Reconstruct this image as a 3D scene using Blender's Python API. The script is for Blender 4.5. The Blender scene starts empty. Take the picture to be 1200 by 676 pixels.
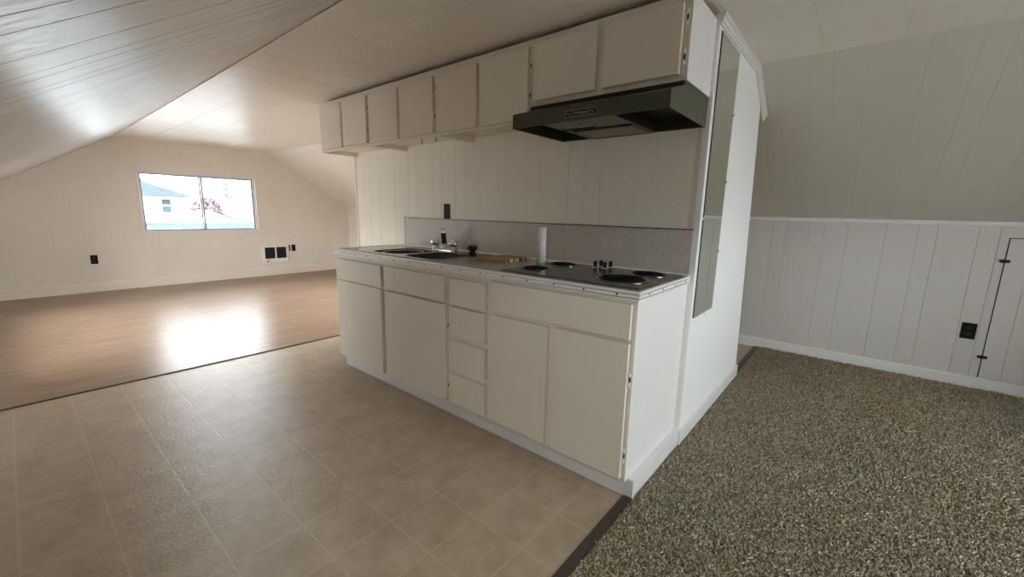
import bpy, bmesh, math, random
import numpy as np
from mathutils import Vector, Matrix
random.seed(7)
S = bpy.context.scene
COL = S.collection
PI = math.pi

# ------------------------------------------------------------------ materials
def mat(name, col=(.8,.8,.8), rough=.5, metal=0., spec=.5, bump=0., bscale=60., bstretch=(1,1,1), var=0., vscale=3., col2=None, coat=0., trans=0., ior=1.5):
    m = bpy.data.materials.new(name); m.use_nodes = True
    nt = m.node_tree; N = nt.nodes; L = nt.links
    b = N['Principled BSDF']
    b.inputs['Base Color'].default_value = (*col, 1)
    b.inputs['Roughness'].default_value = rough
    b.inputs['Metallic'].default_value = metal
    b.inputs['Specular IOR Level'].default_value = spec
    b.inputs['Coat Weight'].default_value = coat
    b.inputs['Transmission Weight'].default_value = trans
    b.inputs['IOR'].default_value = ior
    tc = N.new('ShaderNodeTexCoord')
    if var > 0 or col2:
        n = N.new('ShaderNodeTexNoise'); n.inputs['Scale'].default_value = vscale; n.inputs['Detail'].default_value = 5
        L.new(tc.outputs['Object'], n.inputs['Vector'])
        r = N.new('ShaderNodeValToRGB'); L.new(n.outputs['Fac'], r.inputs['Fac'])
        c2 = col2 or tuple(c*(1-var) for c in col)
        r.color_ramp.elements[0].position = .35; r.color_ramp.elements[1].position = .65
        r.color_ramp.elements[0].color = (*c2, 1); r.color_ramp.elements[1].color = (*col, 1)
        L.new(r.outputs['Color'], b.inputs['Base Color'])
    if bump > 0:
        mp = N.new('ShaderNodeMapping'); mp.inputs['Scale'].default_value = bstretch
        L.new(tc.outputs['Object'], mp.inputs['Vector'])
        n = N.new('ShaderNodeTexNoise'); n.inputs['Scale'].default_value = bscale; n.inputs['Detail'].default_value = 4
        L.new(mp.outputs['Vector'], n.inputs['Vector'])
        bp = N.new('ShaderNodeBump'); bp.inputs['Strength'].default_value = bump; bp.inputs['Distance'].default_value = .004
        L.new(n.outputs['Fac'], bp.inputs['Height']); L.new(bp.outputs['Normal'], b.inputs['Normal'])
    return m

M = {}
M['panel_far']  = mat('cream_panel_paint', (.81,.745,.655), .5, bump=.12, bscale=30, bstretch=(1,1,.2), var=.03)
M['panel']      = mat('white_panel_paint', (.64,.605,.56), .45, bump=.12, bscale=40, bstretch=(2,2,.2), var=.02)
M['panel_kit']  = mat('kitchen_panel_paint', (.92,.86,.75), .5, bump=.1, bscale=40, bstretch=(2,2,.2), var=.03)
M['slope_l']    = mat('satin_slope_paint', (.64,.635,.635), .27, bump=.7, bscale=12, bstretch=(3.,.35,.35), var=.06, vscale=5)
M['slope_lit']  = mat('lit_slope_paint', (.86,.80,.72), .3, bump=.3, bscale=12, bstretch=(3,.4,.4))  # lighter far slope: bright window reflection put into the colour
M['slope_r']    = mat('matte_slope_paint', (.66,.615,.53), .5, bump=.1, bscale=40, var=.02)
M['ceil']       = mat('ceiling_tile_paint', (.86,.79,.70), .34, bump=.6, bscale=10, bstretch=(3.5,.4,1), var=.03)
M['trim']       = mat('trim_paint', (.77,.765,.75), .4)
M['trim_far']   = mat('cream_trim_paint', (.84,.76,.66), .4)
M['cab']        = mat('cabinet_paint', (.83,.76,.655), .42, bump=.06, bscale=90, var=.02, vscale=4)
M['top_shade']     = mat('top_gap_shade', (.06,.045,.03), .6)  # unpainted cabinet tops, coloured near-black to deepen the shadow gap above
M['side']       = mat('side_panel_paint', (.85,.83,.80), .45, bump=.1, bscale=40, bstretch=(2,2,.15), var=.02)
M['part']       = mat('partition_paint', (.93,.925,.91), .42, bump=.1, bscale=40, bstretch=(2,2,.15))
M['hinge']      = mat('painted_hinge', (.85,.84,.80), .3)
M['dark']       = mat('black_plastic', (.008,.008,.009), .5, spec=.2)
M['darkm']      = mat('black_matte', (.01,.01,.01), .6)
M['coil']       = mat('burner_coil', (.006,.006,.006), .75, spec=.15)
M['joint']      = mat('open_plank_joint', (.10,.08,.065), .8)
M['brown']      = mat('brown_plate', (.12,.05,.025), .5)
M['alu']        = mat('ribbed_aluminium', (.95,.94,.92), .36, metal=.25)
M['chrome']     = mat('chrome', (.85,.85,.86), .08, metal=1.)
M['steel']      = mat('sink_steel', (.34,.33,.31), .22, metal=1., bump=.05, bscale=120)
M['bowl']     = mat('dark_bowl', (.022,.021,.02), .18, spec=.5)
M['counter']    = mat('counter_laminate', (.42,.385,.34), .16, spec=.6, var=.06, vscale=60)
M['cook']       = mat('cooktop_enamel', (.085,.076,.050), .16, spec=.35)
M['ringm']      = mat('burner_ring_steel', (.42,.41,.38), .22, metal=1.)
M['hood']       = mat('avocado_enamel', (.060,.063,.029), .28, spec=.6)
M['hood_shade']    = mat('hood_cavity_shade', (.016,.016,.009), .45)  # darker olive, the shade inside the hood put into the colour
M['filter']     = mat('grease_filter', (.34,.30,.22), .5, bump=.6, bscale=300, var=.25, vscale=200)
M['silver']     = mat('silver_line', (.6,.6,.56), .35, metal=.5)
M['board']      = mat('board_wood', (.42,.26,.12), .5, col2=(.30,.17,.07), vscale=30)
M['board_dark'] = mat('board_dark_strip', (.06,.025,.02), .5)
M['board_pale'] = mat('board_pale_strip', (.72,.58,.36), .5)
M['knobm']      = mat('clear_chrome_knob', (.80,.80,.80), .12, metal=.85)
M['acrylic']    = mat('clear_acrylic', (.9,.93,.95), .05, trans=.55, metal=0.)
M['strip']      = mat('dark_metal_strip', (.075,.06,.048), .4, metal=.3)
M['winframe']   = mat('window_aluminium', (.72,.72,.73), .35, metal=.4)
M['sashm']      = mat('sash_aluminium', (.34,.34,.35), .35, metal=.5)
M['heater']     = mat('heater_enamel', (.85,.82,.77), .35)

def brick_like(name, base, dark, light, rough, kind):
    m = bpy.data.materials.new(name); m.use_nodes = True
    nt = m.node_tree; N = nt.nodes; L = nt.links; b = N['Principled BSDF']
    tc = N.new('ShaderNodeTexCoord')
    return m, N, L, b, tc

def splash_mat():
    m, N, L, b, tc = brick_like('speckled_laminate', 0,0,0,0,0)
    n = N.new('ShaderNodeTexNoise'); n.inputs['Scale'].default_value = 130; n.inputs['Detail'].default_value = 3
    n2 = N.new('ShaderNodeTexNoise'); n2.inputs['Scale'].default_value = 9; n2.inputs['Detail'].default_value = 4
    for q in (n, n2): L.new(tc.outputs['Object'], q.inputs['Vector'])
    r = N.new('ShaderNodeValToRGB'); L.new(n.outputs['Fac'], r.inputs['Fac'])
    e = r.color_ramp.elements; e[0].position=.30; e[0].color=(.33,.29,.26,1); e[1].position=.40; e[1].color=(.60,.54,.48,1)
    x = e.new(.72); x.color=(.65,.59,.53,1)
    mx = N.new('ShaderNodeMixRGB'); mx.blend_type='MULTIPLY'; mx.inputs['Fac'].default_value=.35
    r2 = N.new('ShaderNodeValToRGB'); L.new(n2.outputs['Fac'], r2.inputs['Fac']); r2.color_ramp.elements[0].position=.35; r2.color_ramp.elements[0].color=(.82,.8,.78,1); r2.color_ramp.elements[1].position=.6
    L.new(r.outputs['Color'], mx.inputs['Color1']); L.new(r2.outputs['Color'], mx.inputs['Color2'])
    L.new(mx.outputs['Color'], b.inputs['Base Color']); b.inputs['Roughness'].default_value=.4
    return m
M['splash'] = splash_mat()

def wood_floor():
    m, N, L, b, tc = brick_like('laminate_planks',0,0,0,0,0)
    mp = N.new('ShaderNodeMapping'); mp.inputs['Rotation'].default_value=(0,0,PI/2); L.new(tc.outputs['Object'], mp.inputs['Vector'])
    br = N.new('ShaderNodeTexBrick'); br.inputs['Scale'].default_value=1; br.inputs['Brick Width'].default_value=.75; br.inputs['Row Height'].default_value=.064
    br.inputs['Mortar Size'].default_value=.0009; br.inputs['Color1'].default_value=(.33,.225,.16,1); br.inputs['Color2'].default_value=(.28,.188,.132,1); br.inputs['Mortar'].default_value=(.24,.165,.115,1)
    br.offset=.37; br.inputs['Bias'].default_value=-.1
    L.new(mp.outputs['Vector'], br.inputs['Vector'])
    mp2 = N.new('ShaderNodeMapping'); mp2.inputs['Scale'].default_value=(24,1.3,1); L.new(tc.outputs['Object'], mp2.inputs['Vector'])
    n = N.new('ShaderNodeTexNoise'); n.inputs['Scale'].default_value=2.4; n.inputs['Detail'].default_value=7; L.new(mp2.outputs['Vector'], n.inputs['Vector'])
    r = N.new('ShaderNodeValToRGB'); r.color_ramp.elements[0].position=.3; r.color_ramp.elements[0].color=(.62,.58,.52,1); r.color_ramp.elements[1].position=.68; r.color_ramp.elements[1].color=(1.12,1.1,1.08,1)
    L.new(n.outputs['Fac'], r.inputs['Fac'])
    mx = N.new('ShaderNodeMixRGB'); mx.blend_type='MULTIPLY'; mx.inputs['Fac'].default_value=.9
    L.new(br.outputs['Color'], mx.inputs['Color1']); L.new(r.outputs['Color'], mx.inputs['Color2']); L.new(mx.outputs['Color'], b.inputs['Base Color'])
    b.inputs['Roughness'].default_value=.31; b.inputs['Specular IOR Level'].default_value=.17
    bp = N.new('ShaderNodeBump'); bp.inputs['Strength'].default_value=.06; bp.inputs['Distance'].default_value=.004; L.new(n.outputs['Fac'], bp.inputs['Height']); L.new(bp.outputs['Normal'], b.inputs['Normal'])
    return m
M['wood'] = wood_floor()

def vinyl_floor():
    m, N, L, b, tc = brick_like('vinyl_tile_sheet',0,0,0,0,0)
    n = N.new('ShaderNodeTexNoise'); n.inputs['Scale'].default_value=7; n.inputs['Detail'].default_value=9; n.inputs['Roughness'].default_value=.65
    L.new(tc.outputs['Object'], n.inputs['Vector'])
    r = N.new('ShaderNodeValToRGB'); r.color_ramp.elements[0].position=.32; r.color_ramp.elements[0].color=(.335,.25,.165,1); r.color_ramp.elements[1].position=.68; r.color_ramp.elements[1].color=(.465,.365,.255,1)
    L.new(n.outputs['Fac'], r.inputs['Fac'])
    # grout grid of the sheet vinyl
    sx = N.new('ShaderNodeSeparateXYZ'); L.new(tc.outputs['Object'], sx.inputs['Vector'])
    def line(out, off):
        a = N.new('ShaderNodeMath'); a.operation='ADD'; a.inputs[1].default_value=off; L.new(out, a.inputs[0])
        w = N.new('ShaderNodeMath'); w.operation='PINGPONG'; w.inputs[1].default_value=.2357/2; L.new(a.outputs[0], w.inputs[0])
        c = N.new('ShaderNodeMapRange'); c.inputs['From Min'].default_value=.0012; c.inputs['From Max'].default_value=.0065; c.inputs['To Min'].default_value=1; c.inputs['To Max'].default_value=0
        L.new(w.outputs[0], c.inputs['Value']); return c.outputs[0]
    mxm = N.new('ShaderNodeMath'); mxm.operation='MAXIMUM'; L.new(line(sx.outputs['X'], .1664+.2357*20), mxm.inputs[0]); L.new(line(sx.outputs['Y'], .0222+.2357*20), mxm.inputs[1])
    mx = N.new('ShaderNodeMixRGB'); mx.inputs['Color2'].default_value=(.52,.42,.305,1); L.new(r.outputs['Color'], mx.inputs['Color1'])
    hm = N.new('ShaderNodeMath'); hm.operation='MULTIPLY'; hm.inputs[1].default_value=.5; L.new(mxm.outputs[0], hm.inputs[0]); L.new(hm.outputs[0], mx.inputs['Fac'])
    L.new(mx.outputs['Color'], b.inputs['Base Color'])
    # slate like relief
    mp = N.new('ShaderNodeMapping'); mp.inputs['Scale'].default_value=(4,1.5,1); L.new(tc.outputs['Object'], mp.inputs['Vector'])
    n2 = N.new('ShaderNodeTexNoise'); n2.inputs['Scale'].default_value=42; n2.inputs['Detail'].default_value=6; L.new(mp.outputs['Vector'], n2.inputs['Vector'])
    sb = N.new('ShaderNodeMath'); sb.operation='MULTIPLY_ADD'; sb.inputs[1].default_value=-.10; L.new(mxm.outputs[0], sb.inputs[0]); L.new(n2.outputs['Fac'], sb.inputs[2])
    bp = N.new('ShaderNodeBump'); bp.inputs['Strength'].default_value=.9; bp.inputs['Distance'].default_value=.0026; L.new(sb.outputs[0], bp.inputs['Height']); L.new(bp.outputs['Normal'], b.inputs['Normal'])
    b.inputs['Roughness'].default_value=.34; b.inputs['Specular IOR Level'].default_value=.75
    return m
M['vinyl'] = vinyl_floor()

def carpet_mat():
    m, N, L, b, tc = brick_like('carpet_yarn',0,0,0,0,0)
    at = N.new('ShaderNodeAttribute'); at.attribute_name='tone'
    r = N.new('ShaderNodeValToRGB'); L.new(at.outputs['Fac'], r.inputs['Fac'])
    e = r.color_ramp.elements; e[0].color=(.18,.14,.09,1); e[1].color=(.74,.66,.52,1); x=e.new(.5); x.color=(.43,.365,.27,1)
    n = N.new('ShaderNodeTexNoise'); n.inputs['Scale'].default_value=1.6; n.inputs['Detail'].default_value=3; L.new(tc.outputs['Object'], n.inputs['Vector'])
    r2 = N.new('ShaderNodeValToRGB'); L.new(n.outputs['Fac'], r2.inputs['Fac']); r2.color_ramp.elements[0].position=.35; r2.color_ramp.elements[0].color=(.97,.98,1,1); r2.color_ramp.elements[1].position=.65; r2.color_ramp.elements[1].color=(1.02,.98,.88,1)
    mx = N.new('ShaderNodeMixRGB'); mx.blend_type='MULTIPLY'; mx.inputs['Fac'].default_value=1
    L.new(r.outputs['Color'], mx.inputs['Color1']); L.new(r2.outputs['Color'], mx.inputs['Color2']); L.new(mx.outputs['Color'], b.inputs['Base Color'])
    b.inputs['Roughness'].default_value=.85; b.inputs['Specular IOR Level'].default_value=.2
    return m
M['yarn'] = carpet_mat()
M['carpet_base'] = mat('carpet_backing', (.30,.25,.18), .95, bump=1., bscale=90, col2=(.14,.105,.07), vscale=110)

def glass_mat():
    m = bpy.data.materials.new('window_glass'); m.use_nodes=True; nt=m.node_tree; N=nt.nodes; L=nt.links
    N.remove(N['Principled BSDF']); out=N['Material Output']
    t=N.new('ShaderNodeBsdfTransparent'); t.inputs['Color'].default_value=(.96,.98,.98,1); g=N.new('ShaderNodeBsdfGlossy'); g.inputs['Roughness'].default_value=.02
    fr=N.new('ShaderNodeFresnel'); fr.inputs['IOR'].default_value=1.3; mx=N.new('ShaderNodeMixShader')
    L.new(fr.outputs[0], mx.inputs[0]); L.new(t.outputs[0], mx.inputs[1]); L.new(g.outputs[0], mx.inputs[2]); L.new(mx.outputs[0], out.inputs[0])
    return m
M['glass'] = glass_mat()
def clear_glass():
    m = bpy.data.materials.new('clear_glass'); m.use_nodes=True; nt=m.node_tree; N=nt.nodes; L=nt.links
    N.remove(N['Principled BSDF']); out=N['Material Output']
    t=N.new('ShaderNodeBsdfTransparent'); t.inputs['Color'].default_value=(.96,.97,.96,1); g=N.new('ShaderNodeBsdfGlossy'); g.inputs['Roughness'].default_value=.05; g.inputs['Color'].default_value=(1,.99,.96,1)
    d=N.new('ShaderNodeBsdfDiffuse'); d.inputs['Color'].default_value=(.97,.96,.92,1)
    lw=N.new('ShaderNodeLayerWeight'); lw.inputs['Blend'].default_value=.35; mx=N.new('ShaderNodeMixShader')
    L.new(lw.outputs['Facing'], mx.inputs[0]); L.new(t.outputs[0], mx.inputs[1]); L.new(g.outputs[0], mx.inputs[2])
    m2=N.new('ShaderNodeMixShader'); m2.inputs[0].default_value=.5; L.new(mx.outputs[0], m2.inputs[1]); L.new(d.outputs[0], m2.inputs[2]); L.new(m2.outputs[0], out.inputs[0])
    return m
M['vase'] = clear_glass()
M['mirror'] = mat('mirror_silver', (.80,.83,.80), .015, metal=1.)
# outside
M['o_wall'] = mat('house_siding', (.8,.8,.8), .8, spec=0.); M['o_roof'] = mat('grey_shingles', (.046,.056,.062), .9, spec=0., var=.15, vscale=4)
M['o_pane'] = mat('far_pane', (.045,.062,.07), .3, spec=0.); M['o_tree'] = mat('red_leaves', (.20,.15,.165), .9, spec=0., var=.3, vscale=6)
M['o_bldg'] = mat('pale_facade', (.30,.33,.35), .8, spec=0.); M['o_grey'] = mat('grey_facade', (.10,.115,.125), .8, spec=0.); M['o_band']=mat('teal_band', (.10,.13,.135), .8, spec=0.)
M['o_ground'] = mat('street_ground', (.50,.48,.46), .9, spec=0.); M['bark']=mat('bark', (.08,.06,.05), .9, spec=0.)

# ------------------------------------------------------------------ mesh builder
class MB:
    def __init__(s): s.v=[]; s.f=[]; s.smooth=[]
    def add(s, vs, fs, sm=False):
        o=len(s.v); s.v += [tuple(v) for v in vs]; s.f += [tuple(i+o for i in f) for f in fs]; s.smooth += [sm]*len(fs); return s
    def box(s, x0,x1,y0,y1,z0,z1):
        return s.add([(x0,y0,z0),(x1,y0,z0),(x1,y1,z0),(x0,y1,z0),(x0,y0,z1),(x1,y0,z1),(x1,y1,z1),(x0,y1,z1)],
              [(0,3,2,1),(4,5,6,7),(0,1,5,4),(1,2,6,5),(2,3,7,6),(3,0,4,7)])
    def prism(s, pts, axis, a0, a1):
        """pts: 2d outline; axis 'x' -> (y,z), 'y' -> (x,z), 'z' -> (x,y)"""
        n=len(pts)
        def P(p,a): return (a,p[0],p[1]) if axis=='x' else ((p[0],a,p[1]) if axis=='y' else (p[0],p[1],a))
        vs=[P(p,a0) for p in pts]+[P(p,a1) for p in pts]
        fs=[tuple(range(n))[::-1], tuple(range(n,2*n))]+[(i,(i+1)%n,n+(i+1)%n,n+i) for i in range(n)]
        return s.add(vs,fs)
    def cyl(s, p0, p1, r0, r1=None, n=20, cap=True):
        r1 = r0 if r1 is None else r1
        p0=Vector(p0); p1=Vector(p1); d=(p1-p0).normalized()
        a=d.orthogonal().normalized(); b=d.cross(a)
        vs=[p0+(a*math.cos(2*PI*i/n)+b*math.sin(2*PI*i/n))*r0 for i in range(n)]+[p1+(a*math.cos(2*PI*i/n)+b*math.sin(2*PI*i/n))*r1 for i in range(n)]
        s.add(vs,[(i,(i+1)%n,n+(i+1)%n,n+i) for i in range(n)],True)
        if cap: s.add(vs[:n],[tuple(range(n))[::-1]]); s.add(vs[n:],[tuple(range(n))])
        return s
    def tube(s, pts, r, n=10, closed=False):
        pts=[Vector(p) for p in pts]; m=len(pts); rs = r if isinstance(r,(list,tuple)) else [r]*m
        vs=[]; up=None
        for i,p in enumerate(pts):
            d=(pts[(i+1)%m]-pts[i-1]) if closed else (pts[min(i+1,m-1)]-pts[max(i-1,0)])
            d.normalize()
            if up is None: up=d.orthogonal().normalized()
            a=(up-d*up.dot(d)).normalized(); up=a; b=d.cross(a)
            vs+=[p+(a*math.cos(2*PI*k/n)+b*math.sin(2*PI*k/n))*rs[i] for k in range(n)]
        fs=[]
        for i in range(m if closed else m-1):
            j=(i+1)%m
            fs+=[(i*n+k,i*n+(k+1)%n,j*n+(k+1)%n,j*n+k) for k in range(n)]
        s.add(vs,fs,True)
        if not closed: s.add(vs[:n],[tuple(range(n))[::-1]]); s.add(vs[-n:],[tuple(range(n))])
        return s
    def lathe(s, prof, c, n=28):
        cx,cy,cz=c; vs=[]; m=len(prof)
        for r,z in prof: vs+=[(cx+r*math.cos(2*PI*k/n),cy+r*math.sin(2*PI*k/n),cz+z) for k in range(n)]
        fs=[(i*n+k,i*n+(k+1)%n,(i+1)*n+(k+1)%n,(i+1)*n+k) for i in range(m-1) for k in range(n)]
        return s.add(vs,fs,True)
    def make(s, name, m, parent=None, loc=None, bevel=0., flat=False, kind=None):
        me=bpy.data.meshes.new(name); o=bpy.data.objects.new(name,me)
        off=Vector(loc) if loc is not None else Vector((0,0,0))
        if parent is not None: off=Vector(parent.get('_o',(0,0,0)))
        me.from_pydata([tuple(Vector(v)-off) for v in s.v],[],s.f)
        if not flat: me.polygons.foreach_set('use_smooth', s.smooth)
        me.materials.append(m if not isinstance(m,str) else M[m]); me.update()
        bm=bmesh.new(); bm.from_mesh(me); bmesh.ops.recalc_face_normals(bm, faces=bm.faces); bm.to_mesh(me); bm.free()
        COL.objects.link(o)
        if parent is not None: o.parent=parent
        o.location = off if parent is None else (0,0,0)
        o['_o']=tuple(off)
        if bevel>0:
            b=o.modifiers.new('bevel','BEVEL'); b.width=bevel; b.segments=2; b.limit_method='ANGLE'; b.angle_limit=math.radians(50); b.harden_normals=False
        if kind: o['kind']=kind
        return o
def box(name, m, x0,x1,y0,y1,z0,z1, parent=None, bevel=.0, **k): return MB().box(x0,x1,y0,y1,z0,z1).make(name,m,parent,bevel=bevel,**k)
def thing(name, loc, label, cat, group=None):
    o=bpy.data.objects.new(name,None); COL.objects.link(o); o.location=loc; o['_o']=tuple(loc); o.empty_display_size=.05
    return tag(o,label,cat,group)
def tag(o,label,cat,group=None):
    o['label']=label; o['category']=cat
    if group: o['group']=group
    return o
def struct(o): o['kind']='structure'; return o

def panel(name, m, org, ud, vd, us, vs, grooves=(), vgrooves=(), holes=(), top=None, th=.09, gd=.003, gw=.006, parent=None, joint=None):
    """wall / ceiling slab built from strips with real V grooves; grid in (u,v), inner face on the plane, th behind it"""
    org=Vector(org); ud=Vector(ud).normalized(); vd=Vector(vd).normalized(); nn=ud.cross(vd).normalized()   # nn points INTO the room
    U={}; V={}
    for u in us: U.setdefault(round(u,4),0)
    for g in grooves:
        if us[0]+gw<g<us[-1]-gw: U[round(g-gw/2,4)]=0; U[round(g,4)]=1; U[round(g+gw/2,4)]=0
    for v in vs: V.setdefault(round(v,4),0)
    for g in vgrooves:
        if vs[0]+gw<g<vs[-1]-gw: V[round(g-gw/2,4)]=0; V[round(g,4)]=1; V[round(g+gw/2,4)]=0
    for (a,b,c,d) in holes:
        for u in (a,b): U.setdefault(round(u,4),0)
        for v in (c,d): V.setdefault(round(v,4),0)
    ul=sorted(U); vl=sorted(V); nu=len(ul); nv=len(vl)
    vert=[]
    for u in ul:
        t=top(u) if top else 1e9
        for v in vl:
            vv=min(v,t) if v<vl[-1] or not top else t
            vert.append(org+ud*u+vd*vv-nn*(gd if (U[u] or V[v]) else 0))
    F=[]; J=[]
    for i in range(nu-1):
        for j in range(nv-1):
            cu=(ul[i]+ul[i+1])/2; cv=(vl[j]+vl[j+1])/2
            if any(a<cu<b and c<cv<d for a,b,c,d in holes): continue
            a,b_,c,d=i*nv+j,(i+1)*nv+j,(i+1)*nv+j+1,i*nv+j+1
            if (vert[a]-vert[d]).length<1e-5 and (vert[b_]-vert[c]).length<1e-5: continue
            F.append((a,b_,c,d)); J.append(1 if (U[ul[i]] or U[ul[i+1]]) else 0)
    n=len(vert); back=[v-nn*th for v in vert]
    cnt={}
    for f in F:
        for k in range(4):
            e=(f[k],f[(k+1)%4]); cnt[e]=cnt.get(e,0)+1
    side=[(e[1],e[0],n+e[0],n+e[1]) for e in cnt if (e[1],e[0]) not in cnt]
    me=bpy.data.meshes.new(name); me.from_pydata(vert+back,[],F+[tuple(i+n for i in f[::-1]) for f in F]+side)
    me.materials.append(M[m])
    if joint:
        me.materials.append(M[joint]); me.polygons.foreach_set('material_index',J+[0]*(len(me.polygons)-len(J)))
    me.update(); o=bpy.data.objects.new(name,me); COL.objects.link(o); o['kind']='structure'
    bm=bmesh.new(); bm.from_mesh(me); bmesh.ops.remove_doubles(bm,verts=bm.verts,dist=1e-5); bmesh.ops.dissolve_degenerate(bm,dist=1e-6,edges=bm.edges); bm.to_mesh(me); bm.free()
    return o

# ------------------------------------------------------------------ room constants
XF=-7.373; XN=3.45          # far and near end walls
YL=-1.914; YR=2.867         # knee walls
YBL=-.491; YBR=1.444        # breaks between slopes and flat ceiling
ZC=2.109; ZK=1.215; SL=(ZC-ZK)/(YR-YBR)
D=.6175; XT=-3.107
CORE_Y=1.60
pat=[.107,.161,.105,.151,.238,.18,.102,.21,.103]
def more(lst, lo, hi):
    l=sorted(lst); i=0
    while l[-1]<hi: l.append(l[-1]+pat[(i*4+2)%9]); i+=1
    i=0
    while l[0]>lo: l.insert(0,l[0]-pat[(i*5+1)%9]); i+=1
    return l
gr_r=more([.016,.123,.286,.394,.545,.781,.965,1.067,1.276,1.378,1.535,1.642],XF,XN)
gr_l=more([-2.38,-2.17,-1.98,-1.83,-1.66,-1.40,-1.14,-1.05,-.89,-.80,-.61,-.40],XF,XN)
gr_b=[-2.974,-2.873,-2.721,-2.488,-2.296,-2.19,-1.984,-1.88,-1.732,-1.616,-1.467,-1.237,-1.051,-.947,-.74,-.633,-.53,-.32,-.217,-.029]

# floors
struct(box('floor','vinyl',XT,.0335,YL,YR,-.08,0))
struct(box('floor_hardwood','wood',XF,XT-.0,YL,YR,-.08,.002))
struct(box('floor_carpet','carpet_base',.034,XN,YL,YR,-.08,.004))
t=MB().prism([(-.012,-.02),(-.012,.002),(-.002,.007),(.026,.007),(.036,.001),(.036,-.02)],'y',YL,-.0+.03)
struct(t.make('trim_1','strip')); 
t=MB().prism([(-.012,-.02),(-.012,.002),(-.002,.007),(.026,.007),(.036,.001),(.036,-.02)],'y',1.93,YR)
struct(t.make('trim_2','strip'))
t=MB().prism([(XT-.012,-.02),(XT-.012,.003),(XT-.006,.007),(XT+.006,.007),(XT+.012,.001),(XT+.012,-.02)],'y',YL,YR)
struct(t.make('trim_3','strip'))

# flat ceiling with 12 inch tiles, in three colours of nothing: one sheet
tx=[-.288+.3225*k for k in range(-30,13)]; ty=[-.15+.32*k for k in range(-1,6)]
panel('ceiling','ceil',(0,0,ZC),(1,0,0),(0,-1,0),[XF-.05,XN+.05],[-YBR-.07,-YBL+.07],grooves=tx,vgrooves=[-y for y in ty],gd=.002,gw=.005)
# slopes : left one then right one
slen=math.hypot(YR-YBR,ZC-ZK)
SK=(-4.95,-3.28,.25,1.58); SK2=(-.05,.90,.28,.57)
panel('ceiling_left_slope','slope_l',(0,YL,ZK),(-1,0,0),(0,YBL-YL,ZC-ZK),[-XN-.05,-XF+.05],[-.06,slen+.06],grooves=[-g for g in gr_l],gd=.008,gw=.0036,joint='joint',holes=[(-SK2[1],-SK2[0],SK2[2],SK2[3])])
panel('ceiling_hall_slope','slope_lit',(0,YBR,ZC),(-1,0,0),(0,YR-YBR,ZK-ZC),[-XT,-XF+.05],[-.06,slen+.06],grooves=[-g for g in gr_r if g<XT],holes=[(-SK[1],-SK[0],SK[2],SK[3])],gd=.0015,gw=.005)
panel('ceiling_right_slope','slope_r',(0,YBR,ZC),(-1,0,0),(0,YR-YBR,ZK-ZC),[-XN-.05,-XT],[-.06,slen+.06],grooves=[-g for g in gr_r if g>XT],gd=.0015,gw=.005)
# knee walls
panel('wall_right_far','panel_far',(0,YR,0),(1,0,0),(0,0,1),[XF-.05,XT],[-.05,ZK+.04],grooves=[g for g in gr_r if g<XT],gw=.005,gd=.002)
panel('wall_right','panel',(0,YR,0),(1,0,0),(0,0,1),[XT,XN+.05],[-.05,ZK+.04],grooves=[g for g in gr_r if g>XT],gw=.007,gd=.0035)
KW=(-6.2,-3.68,.25,1.10)
panel('wall_left','panel',(0,YL,0),(-1,0,0),(0,0,1),[-XN-.05,-XF+.05],[-.05,ZK+.04],grooves=[-g for g in gr_l],holes=[(-KW[1],-KW[0],KW[2],KW[3])])
def roof(y): return ZC-SL*max(0,YBL-y,y-YBR)
W0,W1,WZ0,WZ1=-.298,1.212,.80,1.675
fg=more([-.852,-.50,-.34,-.13,.07,.22],YL,YR)
brk=[YL,YBL,YBR,YR]
panel('wall_far','panel_far',(XF,0,0),(0,1,0),(0,0,1),brk,[-.05,ZK,2.2],grooves=fg,holes=[(W0,W1,WZ0,WZ1)],top=roof,th=.11,gd=.0015,gw=.004)
NW0,NW1=-.5,1.45
panel('wall_near','panel',(XN,0,0),(0,-1,0),(0,0,1),[-b for b in brk[::-1]],[-.05,ZK,2.2],grooves=[-g for g in fg],holes=[(-NW1,-NW0,.72,1.75)],top=lambda u: roof(-u)-.002,th=.11)
# kitchen wall + core behind it
panel('wall_kitchen','panel_kit',(0,D,0),(1,0,0),(0,0,1),[XT,.0],[-.05,ZC],grooves=gr_b,th=.09,gd=.0035,gw=.004)
# partition with its far edge leaning
pg=[.74,.87,.97,1.12,1.2,1.36,1.46,1.6]
m=MB(); 
outline=[(.6105,0),(1.925,0),(1.655,roof(1.655)-.002),(1.444,ZC-.002),(.6105,ZC-.002)]
m.prism(outline,'x',.0,.028)
m.prism([(D+.012,0)]+outline[1:4]+[(D+.012,ZC-.002)],'x',-.075,.0)
struct(m.make('wall_partition','part'))
struct(MB().prism([(D+.06,0),(CORE_Y,0),(CORE_Y,roof(CORE_Y)-.002),(YBR,ZC-.002),(D+.06,ZC-.002)],'x',XT+.001,XT+.09).make('wall_hall','panel_far'))
struct(MB().box(XT+.09,-.075,CORE_Y-.09,CORE_Y,0,roof(CORE_Y)-.06).make('wall_passage','panel'))
# bright corner bead at the kitchen wall's left end
struct(MB().box(XT-.006,XT+.014,D-.008,D+.03,0,ZC-.002).make('trim_4','trim_far',bevel=.002))

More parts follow.
